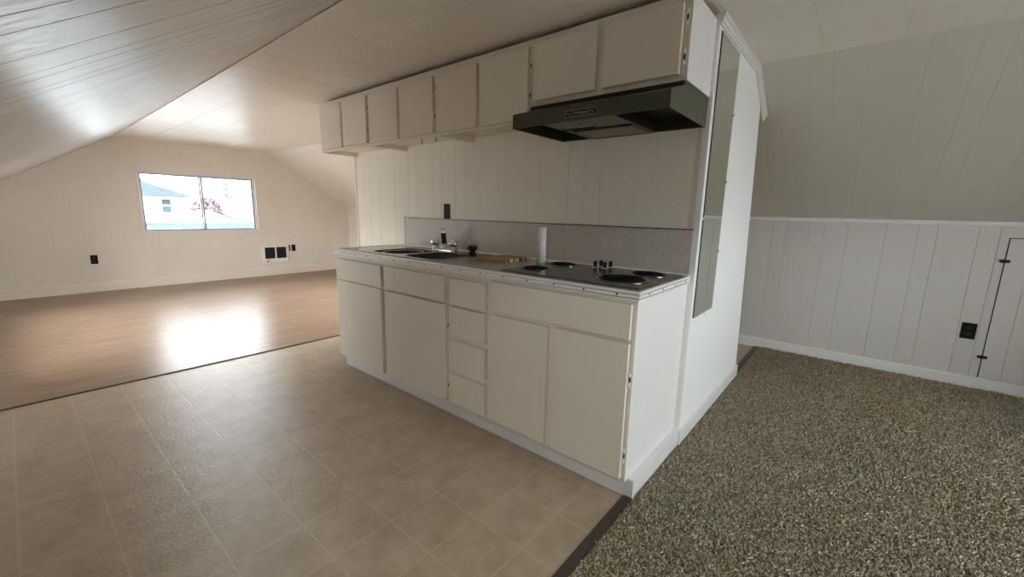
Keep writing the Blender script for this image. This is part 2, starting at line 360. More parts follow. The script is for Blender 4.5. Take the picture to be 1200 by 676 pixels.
# baseboards and rails
def bbx(name,mt,x0,x1,yw,side,h=.09,t=.014):
    y1=yw+side*t; m=MB(); pts=[(yw,0),(y1,0),(y1,h-.006),(yw+side*t*.45,h),(yw,h)]
    m.prism(pts,'x',x0,x1); return struct(m.make(name,mt))
bbx('baseboard_right','trim',XF,XN,YR,-1,.088)
bbx('baseboard_left','trim',XF,XN,YL,1,.1)
struct(MB().prism([(XF,0),(XF+.014,0),(XF+.014,.122),(XF+.007,.130),(XF,.130)],'y',YL,YR).make('baseboard_far','trim_far'))
struct(MB().prism([(XN,0),(XN-.014,0),(XN-.014,.09),(XN-.007,.1),(XN,.1)],'y',YL,YR).make('baseboard_near','trim'))
struct(MB().prism([(YR,ZK-.032),(YR-.014,ZK-.030),(YR-.018,ZK-.012),(YR-.012,ZK),(YR,ZK)],'x',XF,XN).make('trim_5','trim'))
# partition baseboard
struct(MB().box(.0,.040,.600,.6105,0,.088).box(.028,.040,.6105,1.93,0,.088).make('baseboard_partition','trim',bevel=.003))
# kitchen base: front toe board and side board
struct(MB().box(-2.357,.0306,.031,.045,0,.0905).make('baseboard_front','trim',bevel=.002))
struct(MB().box(.0034,.0306,.045,.599,0,.0905).make('baseboard_side','trim',bevel=.002))
# ceiling moulding on the partition (flat run, then down the slope)
def mould(p0,p1,name,w=.050):
    d=Vector((0,p1[0]-p0[0],p1[1]-p0[1])).normalized(); dn=Vector((0,d.z,-d.y))
    if dn.z>0: dn=-dn
    prof=[(.028,0),(.050,0),(.050,.014),(.042,.020),(.042,.034),(.035,.040),(.035,w),(.028,w)]
    vs=[]
    for p in (p0,p1):
        for x,h in prof: vs.append((x,p[0]+dn.y*h,p[1]+dn.z*h))
    n=len(prof); m=MB().add(vs,[tuple(range(n))[::-1],tuple(range(n,2*n))]+[(i,(i+1)%n,n+(i+1)%n,n+i) for i in range(n)])
    return struct(m.make(name,'trim'))
mould((.6105,ZC-.001),(1.43,ZC-.001),'trim_6'); mould((1.43,roof(1.43)-.001),(1.80,roof(1.80)-.001),'trim_7')
# thin batten along the left ceiling break
struct(MB().prism([(YBL-.012,ZC-.014),(YBL+.002,ZC-.007),(YBL+.040,ZC-.005),(YBL+.042,ZC),(YBL-.01,ZC)],'x',XF,XN).make('trim_8','ceil'))

# ------------------------------------------------------------------ windows
def window(name, xw, y0,y1,z0,z1, ym0,ym1, sgn):
    """xw inner wall face; outside lies at sgn*x"""
    r=thing(name,(xw,(y0+y1)/2,z0),'',''); del r['label']; del r['category']; r['kind']='structure'
    xa=xw+sgn*.035; xb=xw+sgn*.10
    a,b=min(xa,xb),max(xa,xb)
    f=MB(); w=.022
    f.box(a,b,y0,y1,z0,z0+w).box(a,b,y0,y1,z1-w,z1).box(a,b,y0,y0+w,z0+w,z1-w).box(a,b,y1-w,y1,z0+w,z1-w)
    fo=f.make('window_frame','winframe',r,bevel=.002); fo['kind']='structure'
    def sash(s0,s1,xo):
        q0=xw+sgn*xo; q1=q0+sgn*.022; q0,q1=min(q0,q1),max(q0,q1); s=MB(); t=.020
        zz0=z0+w; zz1=z1-w
        s.box(q0,q1,s0,s1,zz0,zz0+t).box(q0,q1,s0,s1,zz1-t,zz1).box(q0,q1,s0,s0+t,zz0+t,zz1-t).box(q0,q1,s1-t,s1,zz0+t,zz1-t)
        so=s.make('sash','sashm',r,bevel=.0015); so['kind']='structure'
        g=MB().box((q0+q1)/2-.002,(q0+q1)/2+.002,s0+t-.003,s1-t+.003,zz0+t-.003,zz1-t+.003).make('window_pane','glass',so); g['kind']='structure'
    sash(y0+w,ym1-.004,.045); sash(ym0+.004,y1-w,.070)
    return r
window('window_1',XF,W0,W1,WZ0,WZ1,.431,.482,-1)
# stool + thin casing line around the far window
struct(MB().box(XF,XF+.006,W0-.012,W1+.012,WZ1,WZ1+.012).box(XF,XF+.006,W0-.012,W1+.012,WZ0-.012,WZ0).box(XF,XF+.006,W1,W1+.012,WZ0,WZ1).box(XF,XF+.006,W0-.012,W0,WZ0,WZ1).make('trim_9','trim'))
window('window_2',XN,NW0,NW1,.72,1.75,.42,.48,1)

# unseen windows added to brighten: far-room slope, left slope behind camera, left knee wall
def fill_window(name,SK,org,sky_v,sky_n):
    def sky_p(x,v,o): return Vector((x,org[0],org[1]))+sky_v*v+sky_n*o
    sw=thing(name,sky_p(SK[0],SK[2],0),'',''); del sw['label']; del sw['category']; sw['kind']='structure'
    def obox(m,x0,x1,v0,v1,o0,o1):
        vs=[sky_p(x,v,o) for o in (o0,o1) for x,v in ((x0,v0),(x1,v0),(x1,v1),(x0,v1))]
        return m.add(vs,[(0,3,2,1),(4,5,6,7),(0,1,5,4),(1,2,6,5),(2,3,7,6),(3,0,4,7)])
    m=MB(); a,b,c,d=SK; w=.04
    obox(m,a,b,c,c+w,.03,.10); obox(m,a,b,d-w,d,.03,.10); obox(m,a,a+w,c+w,d-w,.03,.10); obox(m,b-w,b,c+w,d-w,.03,.10)
    m.make('window_frame','winframe',sw)['kind']='structure'
    obox(MB(),a+w,b-w,c+w,d-w,.062,.066).make('window_pane','glass',sw)['kind']='structure'
    l=bpy.data.lights.new('daylight_portal','AREA'); l.shape='RECTANGLE'; l.size=b-a; l.size_y=d-c; l.cycles.is_portal=True
    o=bpy.data.objects.new('daylight_portal',l); COL.objects.link(o)
    ex=Vector((1,0,0)); ez=sky_n; ey=ez.cross(ex)
    Mx=Matrix((ex,ey,ez)).transposed().to_4x4(); Mx.translation=sky_p((a+b)/2,(c+d)/2,.12); o.matrix_world=Mx
sv=Vector((0,YR-YBR,ZK-ZC)).normalized()
fill_window('fill_window_3',SK,(YBR,ZC),sv,Vector((0,-sv.z,sv.y)))  # added out of view to brighten the far room
fill_window('fill_window_5',(KW[0],KW[1],KW[2],KW[3]),(YL,0),Vector((0,0,1)),Vector((0,-1,0)))  # added low knee-wall window, unseen, for light on cabinet fronts and far room
sv=Vector((0,YBL-YL,ZC-ZK)).normalized()
fill_window('fill_window_4',SK2,(YL,ZK),sv,Vector((0,-sv.z,sv.y)))  # added behind the camera to brighten the cabinet fronts

# ------------------------------------------------------------------ hinge helper
def hinge(parent,x,yf,z):
    """partial wrap hinge on the stile beside the door edge; x centre, stile face y=yf"""
    h=MB().box(x-.0060,x+.0095,yf-.007,yf-.0003,z-.036,z+.036)
    for q in (-.021,.021): h.cyl((x,yf-.011,z+q-.006),(x,yf-.011,z+q+.006),.0045,n=10)
    o=h.make('hinge','hinge',parent,bevel=.0015)
    MB().box(x-.003,x+.003,yf-.0085,yf-.0069,z-.010,z+.010).make('hinge_slot','dark',o)
    return o

def door(parent,name,x0,x1,z0,z1,yf,hx=None,hz=(),mt='cab'):
    o=MB().box(x0,x1,yf-.018,yf+.0065,z0,z1).make(name,mt,parent,bevel=.0018)
    for z in hz: hinge(o,hx,yf+.007,z)
    return o
def grid_frame(parent,x0,x1,z0,z1,yf,opens,mt='cab'):
    """face frame: slab with openings that the doors cover"""
    xs=sorted({x0,x1}|{a for o in opens for a in o[:2]}); zs=sorted({z0,z1}|{a for o in opens for a in o[2:]})
    m=MB()
    for i in range(len(xs)-1):
        for j in range(len(zs)-1):
            cx=(xs[i]+xs[i+1])/2; cz=(zs[j]+zs[j+1])/2
            if any(a<cx<b and c<cz<d for a,b,c,d in opens): continue
            m.box(xs[i],xs[i+1],yf+.007,yf+.019,zs[j],zs[j+1])
    return m.make('face_frame',mt,parent)
def carcass(parent,x0,x1,y0,y1,z0,z1,lift=0.,left='cab',top=True):
    m=MB(); t=.016
    m.box(x0,x0+t,y0,y1,z0,z1).box(x1-t,x1,y0,y1,z0,z1).box(x0+t,x1-t,y0,y1,z0+lift,z0+lift+t).box(x0+t,x1-t,y1-.008,y1,z0+lift+t,z1-t)
    if top: MB().box(x0+t,x1-t,y0+.001,y1-.008,z1-.10,z1-.09).make('top_board','top_shade',parent)
    return m.make('carcass',left,parent)
def shrink(d,a=.012): return (d[0]+a,d[1]-a,d[2]+a,d[3]-a)

# ------------------------------------------------------------------ base cabinets
BL,BS=-2.395,-1.105
sink_c=thing('base_cabinet',(BL,0,.09),'white painted base cabinet under the sink, two doors below two drawer fronts','cabinet','painted base cabinets')
fr=[(-2.325,-1.763,.702,.847),(-1.723,-1.127,.699,.848)]; dr=[(-2.340,-1.768,.097,.686),(-1.725,-1.123,.103,.686)]
carcass(sink_c,BL,BS-.0005,.02,D-.003,.09,.878,top=False)
grid_frame(sink_c,BL,BS-.0005,.087,.879,0,[shrink(q) for q in fr+dr])
for q in fr: door(sink_c,'drawer',*q,0)
door(sink_c,'door',*dr[0],0); door(sink_c,'door',*dr[1],0,hx=-1.1165,hz=(.565,.20))
cook_c=thing('base_cabinet',(BS,0,.09),'white painted base cabinet under the cooktop, with a stack of four drawers and two doors','cabinet','painted base cabinets')
dw=[(-1.087,-.812,.697,.847),(-1.087,-.812,.518,.684),(-1.089,-.811,.318,.488),(-1.090,-.812,.105,.287)]
wide=(-.772,-.016,.7165,.864); d3=(-.781,-.415,.106,.692); d4=(-.370,-.0155,.101,.7005)
carcass(cook_c,BS+.0005,-.0015,.02,D-.003,.09,.878)
grid_frame(cook_c,BS+.0005,-.0012,.087,.879,0,[shrink(q) for q in dw+[wide,d4]]+[(-.770,-.427,.118,.688)])
for q in dw: door(cook_c,'drawer',*q,0)
door(cook_c,'drawer_panel',*wide,0); door(cook_c,'door',*d3,0); door(cook_c,'door',*d4,0,hx=-.0085,hz=(.548,.205))
pn=panel('side_panel','side',(.003,.0,.087),(0,1,0),(0,0,1),[.0,.600],[0,.792],grooves=[.16,.26,.38,.50],th=.004,gd=.0005,gw=.003)
pn.parent=cook_c; pn.location=-Vector(cook_c['_o']); del pn['kind']
# ------------------------------------------------------------------ wall cabinets
U=.285; ZT=2.083
ups=[(-3.077,-2.3205,[(-3.040,-2.700,1.702,2.048),(-2.672,-2.330,1.705,2.042)],-2.3235,(1.957,1.795),1.683,'farthest of the row, nearest the hall with the window'),
     (-2.3195,-1.5505,[(-2.288,-1.935,1.699,2.037),(-1.904,-1.556,1.702,2.038)],-1.5495,(1.972,1.806),1.683,'second from the left end, above the sink'),
     (-1.5495,-.7905,[(-1.522,-1.168,1.698,2.040),(-1.137,-.792,1.694,2.046)],-.7855,(1.957,1.813),1.683,'above the cutting board, just left of the range hood')]
for (x0,x1,ds,hx,hz,zb,wh) in ups:
    c=thing('wall_cabinet',(x0,U,zb),'white two-door wall cabinet '+wh,'cabinet','wall cabinets under the ceiling')
    carcass(c,x0,x1,U+.019,D-.001,zb,ZT,lift=.036)
    grid_frame(c,x0,x1,zb,ZT,U,[shrink(q) for q in ds])
    door(c,'door',*ds[0],U)
    door(c,'door',*ds[1],U,hx=hx,hz=hz)
    if 'second' in wh:
        for x in (-1.72,-1.575):
            y=.31; z=zb
            pts=[(x,y,z),(x,y,z-.010)]+[(x+.008*math.sin(a),y,z-.018+.008*math.cos(a)) for a in [k*PI/5 for k in range(0,8)]]
            MB().tube(pts,.0022,6).make('cup_hook','dark',c)
c=thing('wall_cabinet',(-.79,U,1.755),'short white two-door wall cabinet directly above the green range hood','cabinet','wall cabinets under the ceiling')
ds=[(-.748,-.3975,1.778,2.049),(-.358,-.0165,1.778,2.044)]
carcass(c,-.7895,.008,U+.019,D-.010,1.755,ZT,lift=.002)
grid_frame(c,-.7895,.0084,1.755,ZT,U,[shrink(q) for q in ds])
door(c,'door',*ds[0],U); door(c,'door',*ds[1],U,hx=-.003,hz=(1.99,1.843))
MB().box(.0085,.0145,U,D-.008,1.755,ZT).make('side_panel','side',c)
# ------------------------------------------------------------------ countertop
CZ=.914
ct=thing('countertop',(-1.2,.3,.88),'glossy grey-beige laminate countertop with ribbed aluminium edge over the base cabinets','countertop')
hx0,hx1,hy0,hy1=-2.05,-1.325,.065,.445
m=MB(); cx0,cx1,cy0,cy1=-2.398,.006,-.006,D-.002
for a,b,c_,d in [(cx0,hx0,cy0,cy1),(hx1,cx1,cy0,cy1),(hx0,hx1,cy0,hy0),(hx0,hx1,hy1,cy1)]: m.box(a,b,c_,d,.8795,CZ)
m.make('laminate_top','counter',ct)
# ribbed edge: front, right, left
def edge_prof(p): # list of (out, z) profile
    return [(0,.8785),(.005,.8785),(.005,.8855),(0,.8860),(0,.8885),(.005,.8890),(.006,.8950),(.006,.9010),(.005,.9030),(0,.9035),(0,.9060),(.005,.9065),(.005,.9135),(.002,.9165),(-.010,.9165),(-.010,.9145),(0,.9145)]
pr_=edge_prof(0); n=len(pr_)
ex0,ex1,ey0,ey1=cx0,cx1,cy0,cy1
ey1=D-.012
path=[((ex0,ey1),(-1,0)),((ex0,ey0),(-1,-1)),((ex1,ey0),(1,-1)),((ex1,ey1),(1,0))]
vs=[]
for (p,o_) in path:
    for (a,z) in pr_: vs.append((p[0]+o_[0]*a,p[1]+o_[1]*a,z))
m=MB(); fs=[]
for k in range(3): fs+=[(k*n+i,k*n+(i+1)%n,(k+1)*n+(i+1)%n,(k+1)*n+i) for i in range(n)]
m.add(vs,fs+[tuple(range(n)),tuple(range(3*n,4*n))[::-1]])
ed=m.make('edge_trim','alu',ct)
xs=[-.085-.153*k for k in range(0,16)]
for x in xs: MB().cyl((x,-.0125,.898),(x,-.0095,.898),.0045,n=10).make('screw','dark',ed)

for y in (.085,.235,.385,.53): MB().cyl((.0095,y,.898),(.0125,y,.898),.0045,n=10).make('screw','dark',ed)
# cove strip between counter and splash
MB().prism([(D-.0065,CZ),(D-.018,CZ),(D-.016,CZ+.004),(D-.010,CZ+.010),(D-.0065,CZ+.010)],'x',-2.349,.004).make('cove_strip','alu',ct)
bs=thing('backsplash',(-1.17,D,CZ),'speckled grey laminate backsplash on the wall behind the countertop','backsplash')
MB().box(-2.350,.004,D-.006,D-.0005,CZ+.001,1.143).make('splash_sheet','splash',bs)
MB().box(-2.354,.004,D-.009,D-.0005,1.143,1.148).make('top_trim','strip',bs)
MB().box(-2.356,-2.350,D-.009,D-.0005,CZ+.001,1.148).make('end_trim','trim',bs)

# ------------------------------------------------------------------ sink
def rrect(x0,x1,y0,y1,r,n=6):
    o=[]
    for cx,cy,a0 in ((x1-r,y1-r,0),(x0+r,y1-r,90),(x0+r,y0+r,180),(x1-r,y0+r,270)):
        for k in range(n+1):
            a=math.radians(a0+90*k/n); o.append((cx+r*math.cos(a),cy+r*math.sin(a)))
    return o
sk=thing('kitchen_sink',(-1.69,.3,CZ),'dark stainless double-bowl sink set in the countertop','sink')
SX0,SX1,SY0,SY1=-2.085,-1.297,.038,.572
bowls=[(-2.045,-1.700,.078,.425),(-1.655,-1.330,.072,.430)]
def ring_loft(m,rings):
    n=len(rings[0]); vs=[v for r in rings for v in r]; fs=[]
    for k in range(len(rings)-1): fs+=[(k*n+i,k*n+(i+1)%n,(k+1)*n+(i+1)%n,(k+1)*n+i) for i in range(n)]
    m.add(vs,fs,True); return n,vs
# deck: cells between the outer outline and the bowls
xs_=[SX0,-2.045,-1.700,-1.655,-1.330,SX1]; m=MB(); zt=CZ+.0045
bm=bmesh.new()
def loopverts(pts,z): return [bm.verts.new((x,y,z)) for x,y in pts]
outer=loopverts(rrect(SX0,SX1,SY0,SY1,.03),zt); oe=[bm.edges.new((outer[i],outer[(i+1)%len(outer)])) for i in range(len(outer))]
es=list(oe)
for b in bowls:
    l=loopverts(rrect(*b,.075,8),zt); es+=[bm.edges.new((l[i],l[(i+1)%len(l)])) for i in range(len(l))]
bmesh.ops.triangle_fill(bm,use_beauty=True,use_dissolve=False,edges=es,normal=(0,0,1))
# remove faces filled inside the bowls
kill=[]
for f in bm.faces:
    c=f.calc_center_median()
    for b in bowls:
        if b[0]+.004<c.x<b[1]-.004 and b[2]+.004<c.y<b[3]-.004 and all(any(abs(((v.co.x)-q[0]))<1e-5 and abs(v.co.y-q[1])<1e-5 for q in rrect(*b,.075,8)) for v in f.verts): kill.append(f)
bmesh.ops.delete(bm,geom=list(set(kill)),context='FACES')
bm.verts.index_update(); vs=[tuple(v.co) for v in bm.verts]; fs=[tuple(v.index for v in f.verts) for f in bm.faces]; bm.free()
m.add(vs,fs)
ro=rrect(SX0,SX1,SY0,SY1,.03); ri=rrect(SX0-.004,SX1+.004,SY0-.004,SY1+.004,.033)
ring_loft(m,[[(x,y,zt) for x,y in ro],[(x,y,CZ+.0005) for x,y in ri]])
m.make('sink_rim','steel',sk)
for b in bowls:
    m=MB(); cxx,cyy=(b[0]+b[1])/2,(b[2]+b[3])/2
    rings=[]
    for ins,z,r in ((0,zt,.075),(.004,zt-.006,.073),(.010,zt-.10,.07),(.022,zt-.155,.065),(.05,zt-.17,.05)):
        rings.append([(x,y,z) for x,y in rrect(b[0]+ins,b[1]-ins,b[2]+ins,b[3]-ins,r,8)])
    n,vv=ring_loft(m,rings); k=len(rings)-1
    m.add([(cxx,cyy,zt-.172)]+rings[-1],[(0,1+i,1+(i+1)%n) for i in range(n)],True)
    bo=m.make('bowl','bowl',sk)
    MB().lathe([(.0,.004),(.02,.003),(.036,.003),(.042,0)],(cxx,cyy,zt-.1705)).make('drain','chrome',bo)
# wire basket in the left bowl
wb=thing('wire_dish_basket',(-1.875,.245,.80),'small dark wire basket sitting in the left sink bowl','basket')
m=MB(); c=(-1.873,.248); 
def ov(k,a,b,z): t=2*PI*k/40; return (c[0]+a*math.cos(t),c[1]+b*math.sin(t),z)
m.tube([ov(k,.135,.145,.912) for k in range(40)],.003,6,closed=True).tube([ov(k,.11,.12,.80) for k in range(40)],.003,6,closed=True)
rim=m.make('rim_wire','chrome',wb)
m=MB()
for k in range(0,40): m.tube([ov(k,.135,.145,.912),ov(k,.128,.138,.85),ov(k,.11,.12,.80)],.0024,5)
for q in (-.08,-.04,0,.04,.08): m.tube([(c[0]+q,c[1]-.10,.798),(c[0]+q,c[1]+.10,.798)],.0024,5)
m.make('wires','darkm',wb)

# ------------------------------------------------------------------ faucet and sprayer
fz=zt
fa=thing('kitchen_faucet',(-1.717,.5,fz),'chrome faucet with two clear knobs and a black spout at the back of the sink','faucet')
m=MB(); pts=rrect(-1.845,-1.590,.472,.528,.026)
ring_loft(m,[[(x,y,fz) for x,y in pts],[(x,y,fz+.016) for x,y in pts],[((x+1.717)*.95-1.717,(y-.5)*.85+.5,fz+.024) for x,y in pts]])
m.add([((x+1.717)*.95-1.717,(y-.5)*.85+.5,fz+.024) for x,y in pts],[tuple(range(len(pts)))])
m.make('base_plate','ringm',fa)
for x in (-1.82,-1.618):
    k=MB().lathe([(.020,.022),(.018,.034)],(x,.5,fz)).lathe([(.001,.034),(.026,.036),(.034,.044),(.037,.056),(.033,.072),(.024,.079),(.001,.080)],(x,.5,fz),n=12).make('knob','knobm',fa)
    MB().lathe([(.010,.0800),(.010,.083),(.0005,.084)],(x,.5,fz)).make('cap','chrome',k)
MB().lathe([(.024,.022),(.022,.045),(.018,.056),(.016,.058),(.001,.058)],(-1.722,.5,fz)).make('spout_base','chrome',fa)
MB().tube([(-1.722,.5,fz+.05),(-1.722,.498,fz+.075),(-1.716,.49,fz+.105),(-1.704,.478,fz+.13),(-1.694,.468,fz+.143)],[.019,.019,.019,.0185,.018],14).make('spout','darkm',fa)
MB().cyl((-1.697,.471,fz+.138),(-1.690,.464,fz+.164),.020,.019,16).make('spout_tip','hinge',fa)  # white colour stands in for the bright reflection on the chrome tip
sp=thing('sink_sprayer',(-1.41,.485,fz),'black pull-out sprayer standing on the sink deck right of the faucet','sprayer')
MB().lathe([(.030,0),(.030,.006),(.022,.012),(.018,.014),(.001,.014)],(-1.41,.485,fz)).make('escutcheon','dark',sp)
MB().lathe([(.020,.012),(.020,.022),(.029,.030),(.035,.040),(.034,.052),(.026,.060),(.001,.062)],(-1.41,.485,fz)).make('sprayer_head','dark',sp)
MB().tube([(-1.405,.48,fz+.052),(-1.375,.462,fz+.060),(-1.34,.445,fz+.062)],[.007,.0065,.005],8).make('lever','dark',sp)

# ------------------------------------------------------------------ cutting board
bx0,bx1,by0,by1=-1.165,-.955,.285,.535; bt=.020
cb=thing('cutting_board',((bx0+bx1)/2,(by0+by1)/2,CZ),'brown wooden cutting board with dark and pale end strips lying on the countertop','cutting board')
MB().box(bx0,bx1-.004,by0,by1,CZ+.0005,CZ+bt).make('board_body','board',cb,bevel=.002)
sd=[]; y=by0+.006; i=0
wid=[.020,.006,.022,.012,.006,.020,.010,.018,.006,.022,.012,.008,.020,.014,.022]
while y<by1-.004:
    w=min(wid[i%len(wid)],by1-.002-y); MB().box(bx1-.004,bx1,y,y+w*.93,CZ+.0008,CZ+bt-.001).make('end_strip','board_dark' if i%2==0 else ('board_pale' if i%4==1 else 'board'),cb); y+=w; i+=1

# ------------------------------------------------------------------ cooktop
ck=thing('electric_cooktop',(-.39,.31,CZ),'dark olive electric cooktop with four round burners at the right end of the countertop','cooktop')
kx0,kx1,ky0,ky1=-.760,-.016,.052,.575; kz=CZ+.007
m=MB(); m.prism([(kx0,ky0),(kx1,ky0),(kx1,ky1),(kx0,ky1)],'z',CZ+.0005,kz); m.make('cooktop_panel','cook',ck,bevel=.003)
m=MB()
for a,b_,c_,d in [(kx0-.006,kx1+.006,ky0-.006,ky0),(kx0-.006,kx1+.006,ky1,ky1+.006),(kx0-.006,kx0,ky0,ky1),(kx1,kx1+.006,ky0,ky1)]: m.box(a,b_,c_,d,CZ+.0005,CZ+.004)
m.make('cooktop_rim','steel',ck,bevel=.001)
for (x,y,r) in [(-.655,.2,.080),(-.655,.462,.082),(-.170,.215,.112),(-.148,.462,.086)]:
    b=MB().lathe([(r+.001,.0003),(r+.009,.0015),(r+.005,.0030),(r-.003,.0020)],(x,y,kz)).make('burner','ringm',ck)
    MB().lathe([(r-.002,.0022),(r*.6,.0010),(.012,.0008),(.0005,.0008)],(x,y,kz)).make('drip_bowl','darkm',b)
    turns=4.5 if r>.1 else 3.5; N_=int(turns*26); pts=[]
    for i in range(N_):
        a=2*PI*turns*i/(N_-1); rr=.016+(r-.014-.016)*i/(N_-1); pts.append((x+rr*math.cos(a),y+rr*math.sin(a),kz+.0050))
    MB().tube(pts,.0040,6).make('heating_coil','coil',b)
MB().box(-.482,-.388,.468,.600-.022,kz,kz+.0012).make('control_plate','steel',ck)
for (x,y) in [(-.463,.495),(-.458,.552),(-.408,.500),(-.402,.556)]:
    k=MB().lathe([(.0205,0),(.020,.0015),(.014,.003),(.001,.003)],(x,y,kz+.0012),n=18).make('control_knob','silver',ck)
    a=math.radians(35); dx,dy=math.cos(a)*.010,math.sin(a)*.010; ex,ey=-math.sin(a)*.004,math.cos(a)*.004
    MB().prism([(x+dx+ex,y+dy+ey),(x-dx+ex,y-dy+ey),(x-dx-ex,y-dy-ey),(x+dx-ex,y+dy-ey)],'z',kz+.0035,kz+.036).make('knob_grip','dark',k,bevel=.0015)

# ------------------------------------------------------------------ glass tube vase
vx,vy=-.802,.455; r=.0265; h=.213
m=MB().lathe([(.0005,.0),(r,.0),(r,h),(r-.0025,h),(r-.0025,.012),(.0005,.011)],(vx,vy,CZ+.0008),n=32)
tag(m.make('glass_vase','vase',loc=(vx,vy,CZ)),'tall clear glass cylinder vase standing on the countertop left of the cooktop','vase')

# ------------------------------------------------------------------ range hood
hd=thing('range_hood',(-.39,.38,1.62),'dark olive green range hood under the short wall cabinet, above the cooktop','range hood')
hx0,hx1=-.783,.0080; hf=.145; hz0,hz1=1.624,1.692; t=.004; hb=D-.008
side=[(hf,hz0),(hf,hz1),(U+.0,1.738),(U+.004,1.7535),(hb,1.7535),(hb,hz0)]
m=MB().prism(side,'x',hx0,hx0+t).prism(side,'x',hx1-t,hx1)
m.box(hx0+t,hx1-t,hf,hf+t,hz0,hz1)                                    # fascia
m.add([(hx0+t,hf,hz1),(hx1-t,hf,hz1),(hx1-t,U,1.738),(hx0+t,U,1.738),(hx0+t,hf+t,hz1-t),(hx1-t,hf+t,hz1-t),(hx1-t,U,1.738-t),(hx0+t,U,1.738-t)],[(0,1,2,3),(7,6,5,4),(0,4,5,1),(3,2,6,7)])
m.box(hx0+t,hx1-t,U,hb,1.7495,1.7535).box(hx0+t,hx1-t,hb-t,hb,hz0,1.7495)
m.make('hood_shell','hood',hd)
MB().box(hx0+.012,hx1-.002,U-.004,U+.006,1.7385,1.754).make('top_flange','darkm',hd)
MB().box(hx0+t+.001,hx1-t-.001,hf+t+.001,hb-t-.001,1.683,1.686).make('inner_liner','hood_shade',hd)
q0,q1=-.602,-.232
m=MB().box(q0,q1,hf+t+.0005,hb-t-.0005,hz0+.002,1.682); m.make('fan_housing','hood',hd,bevel=.003)
m=MB().box(-.560,-.243,.352,.378,hz0-.004,hz0+.002); m.make('lens_slot','darkm',hd)
m=MB().prism([(.378,hz0-.003),(.378,hz0+.0015),(.585,hz0+.0015),(.585,hz0-.003)],'x',-.553,-.250); m.make('grease_filter','filter',hd,bevel=.001)
MB().box(-.560,-.553,.352,.592,hz0-.006,hz0+.002).box(-.250,-.243,.352,.592,hz0-.006,hz0+.002).box(-.560,-.243,.585,.592,hz0-.006,hz0+.002).make('filter_frame','hood',hd)
MB().tube([(-.56,.262,hz0+.001),(-.56,.262,hz0-.008),(-.545,.267,hz0-.010),(-.40,.277,hz0-.010),(-.390,.280,hz0-.008),(-.390,.280,hz0+.001)],.0032,8).make('wire_latch','dark',hd)
MB().cyl((-.44,.225,hz0-.002),(-.44,.225,hz0+.002),.004,n=10).make('rivet','dark',hd)
for (a,b_) in ((hx0+t+.0005,q0-.0005),(q1+.0005,hx1-t-.0005)):
    m=MB(); e=.0015; y0,y1,z0,z1=hf+t+.0005,hb-t-.0005,hz0+.004,1.6825
    m.box(a,a+e,y0,y1,z0,z1).box(b_-e,b_,y0,y1,z0,z1).box(a+e,b_-e,y1-e,y1,z0,z1).box(a+e,b_-e,y0,y0+e,z0,z1)
    m.make('cavity_shade','hood_shade',hd)  # dark sheets added so the hood cavities read as shaded
# control label
lx0,lx1,lz0,lz1=-.469,-.3075,1.6405,1.6685
lab=MB().box(lx0,lx1,hf-.002,hf-.0003,lz0,lz1).make('control_label','dark',hd)
m=MB(); w=.0016; d0,d1=-.430,-.346
for a,b_,c_,d in [(lx0,lx1,lz0,lz0+w),(lx0,lx1,lz1-w,lz1),(lx0,lx0+w,lz0,lz1),(lx1-w,lx1,lz0,lz1),(d0-w/2,d0+w/2,lz0,lz1),(d1-w/2,d1+w/2,lz0,lz1)]: m.box(a,b_,hf-.003,hf-.002,c_,d)
m.make('label_border','silver',lab)
cv=bpy.data.curves.new('lettering','FONT'); cv.body='Whirlpool'; cv.size=.0175; cv.shear=.3; cv.extrude=.0003; cv.align_x='CENTER'; cv.align_y='CENTER'; cv.space_character=.98
tmp=bpy.data.objects.new('lettering_tmp',cv); COL.objects.link(tmp); bpy.context.view_layer.update()
dg=bpy.context.evaluated_depsgraph_get(); me=bpy.data.meshes.new_from_object(tmp.evaluated_get(dg)); bpy.data.objects.remove(tmp)
me.materials.clear(); me.materials.append(M['silver'])
lt=bpy.data.objects.new('lettering',me); COL.objects.link(lt); lt.parent=lab; lt.rotation_euler=(PI/2,0,0); lt.location=Vector(((d0+d1)/2,hf-.0028,(lz0+lz1)/2))-Vector(hd['_o'])
for cx in ((lx0+d0)/2,(d1+lx1)/2):
    cz=(lz0+lz1)/2+.001
    m=MB().tube([(cx+.006*math.cos(a),hf-.0028,cz+.0055*math.sin(a)) for a in [PI*.75+k*PI*1.5/10 for k in range(11)]],.0008,5)
    m.tube([(cx-.011,hf-.0028,cz+.004),(cx-.007,hf-.0028,cz-.001)],.0009,5)
    m.make('switch_symbol','silver',lab)

# ------------------------------------------------------------------ mirror on the partition
mi=thing('wall_mirror',(.028,.82,.69),'tall narrow frameless mirror clipped to the end of the white partition','mirror')
my0,my1,mz0,mz1=.650,.990,.694,2.046
MB().box(.0285,.033,my0,my1,mz0,mz1).make('mirror_backing','darkm',mi)
MB().box(.0331,.0338,my0+.0025,my1,mz0+.001,mz1-.001).make('mirror_glass','mirror',mi)
for (y,z) in [(my1,1.741),(my1,1.398),(my1,1.02),((my0+my1)/2,mz0),(my0,1.2)]:
    MB().cyl((.028,y,z),(.038,y,z),.007,n=12).make('mirror_clip','chrome',mi)

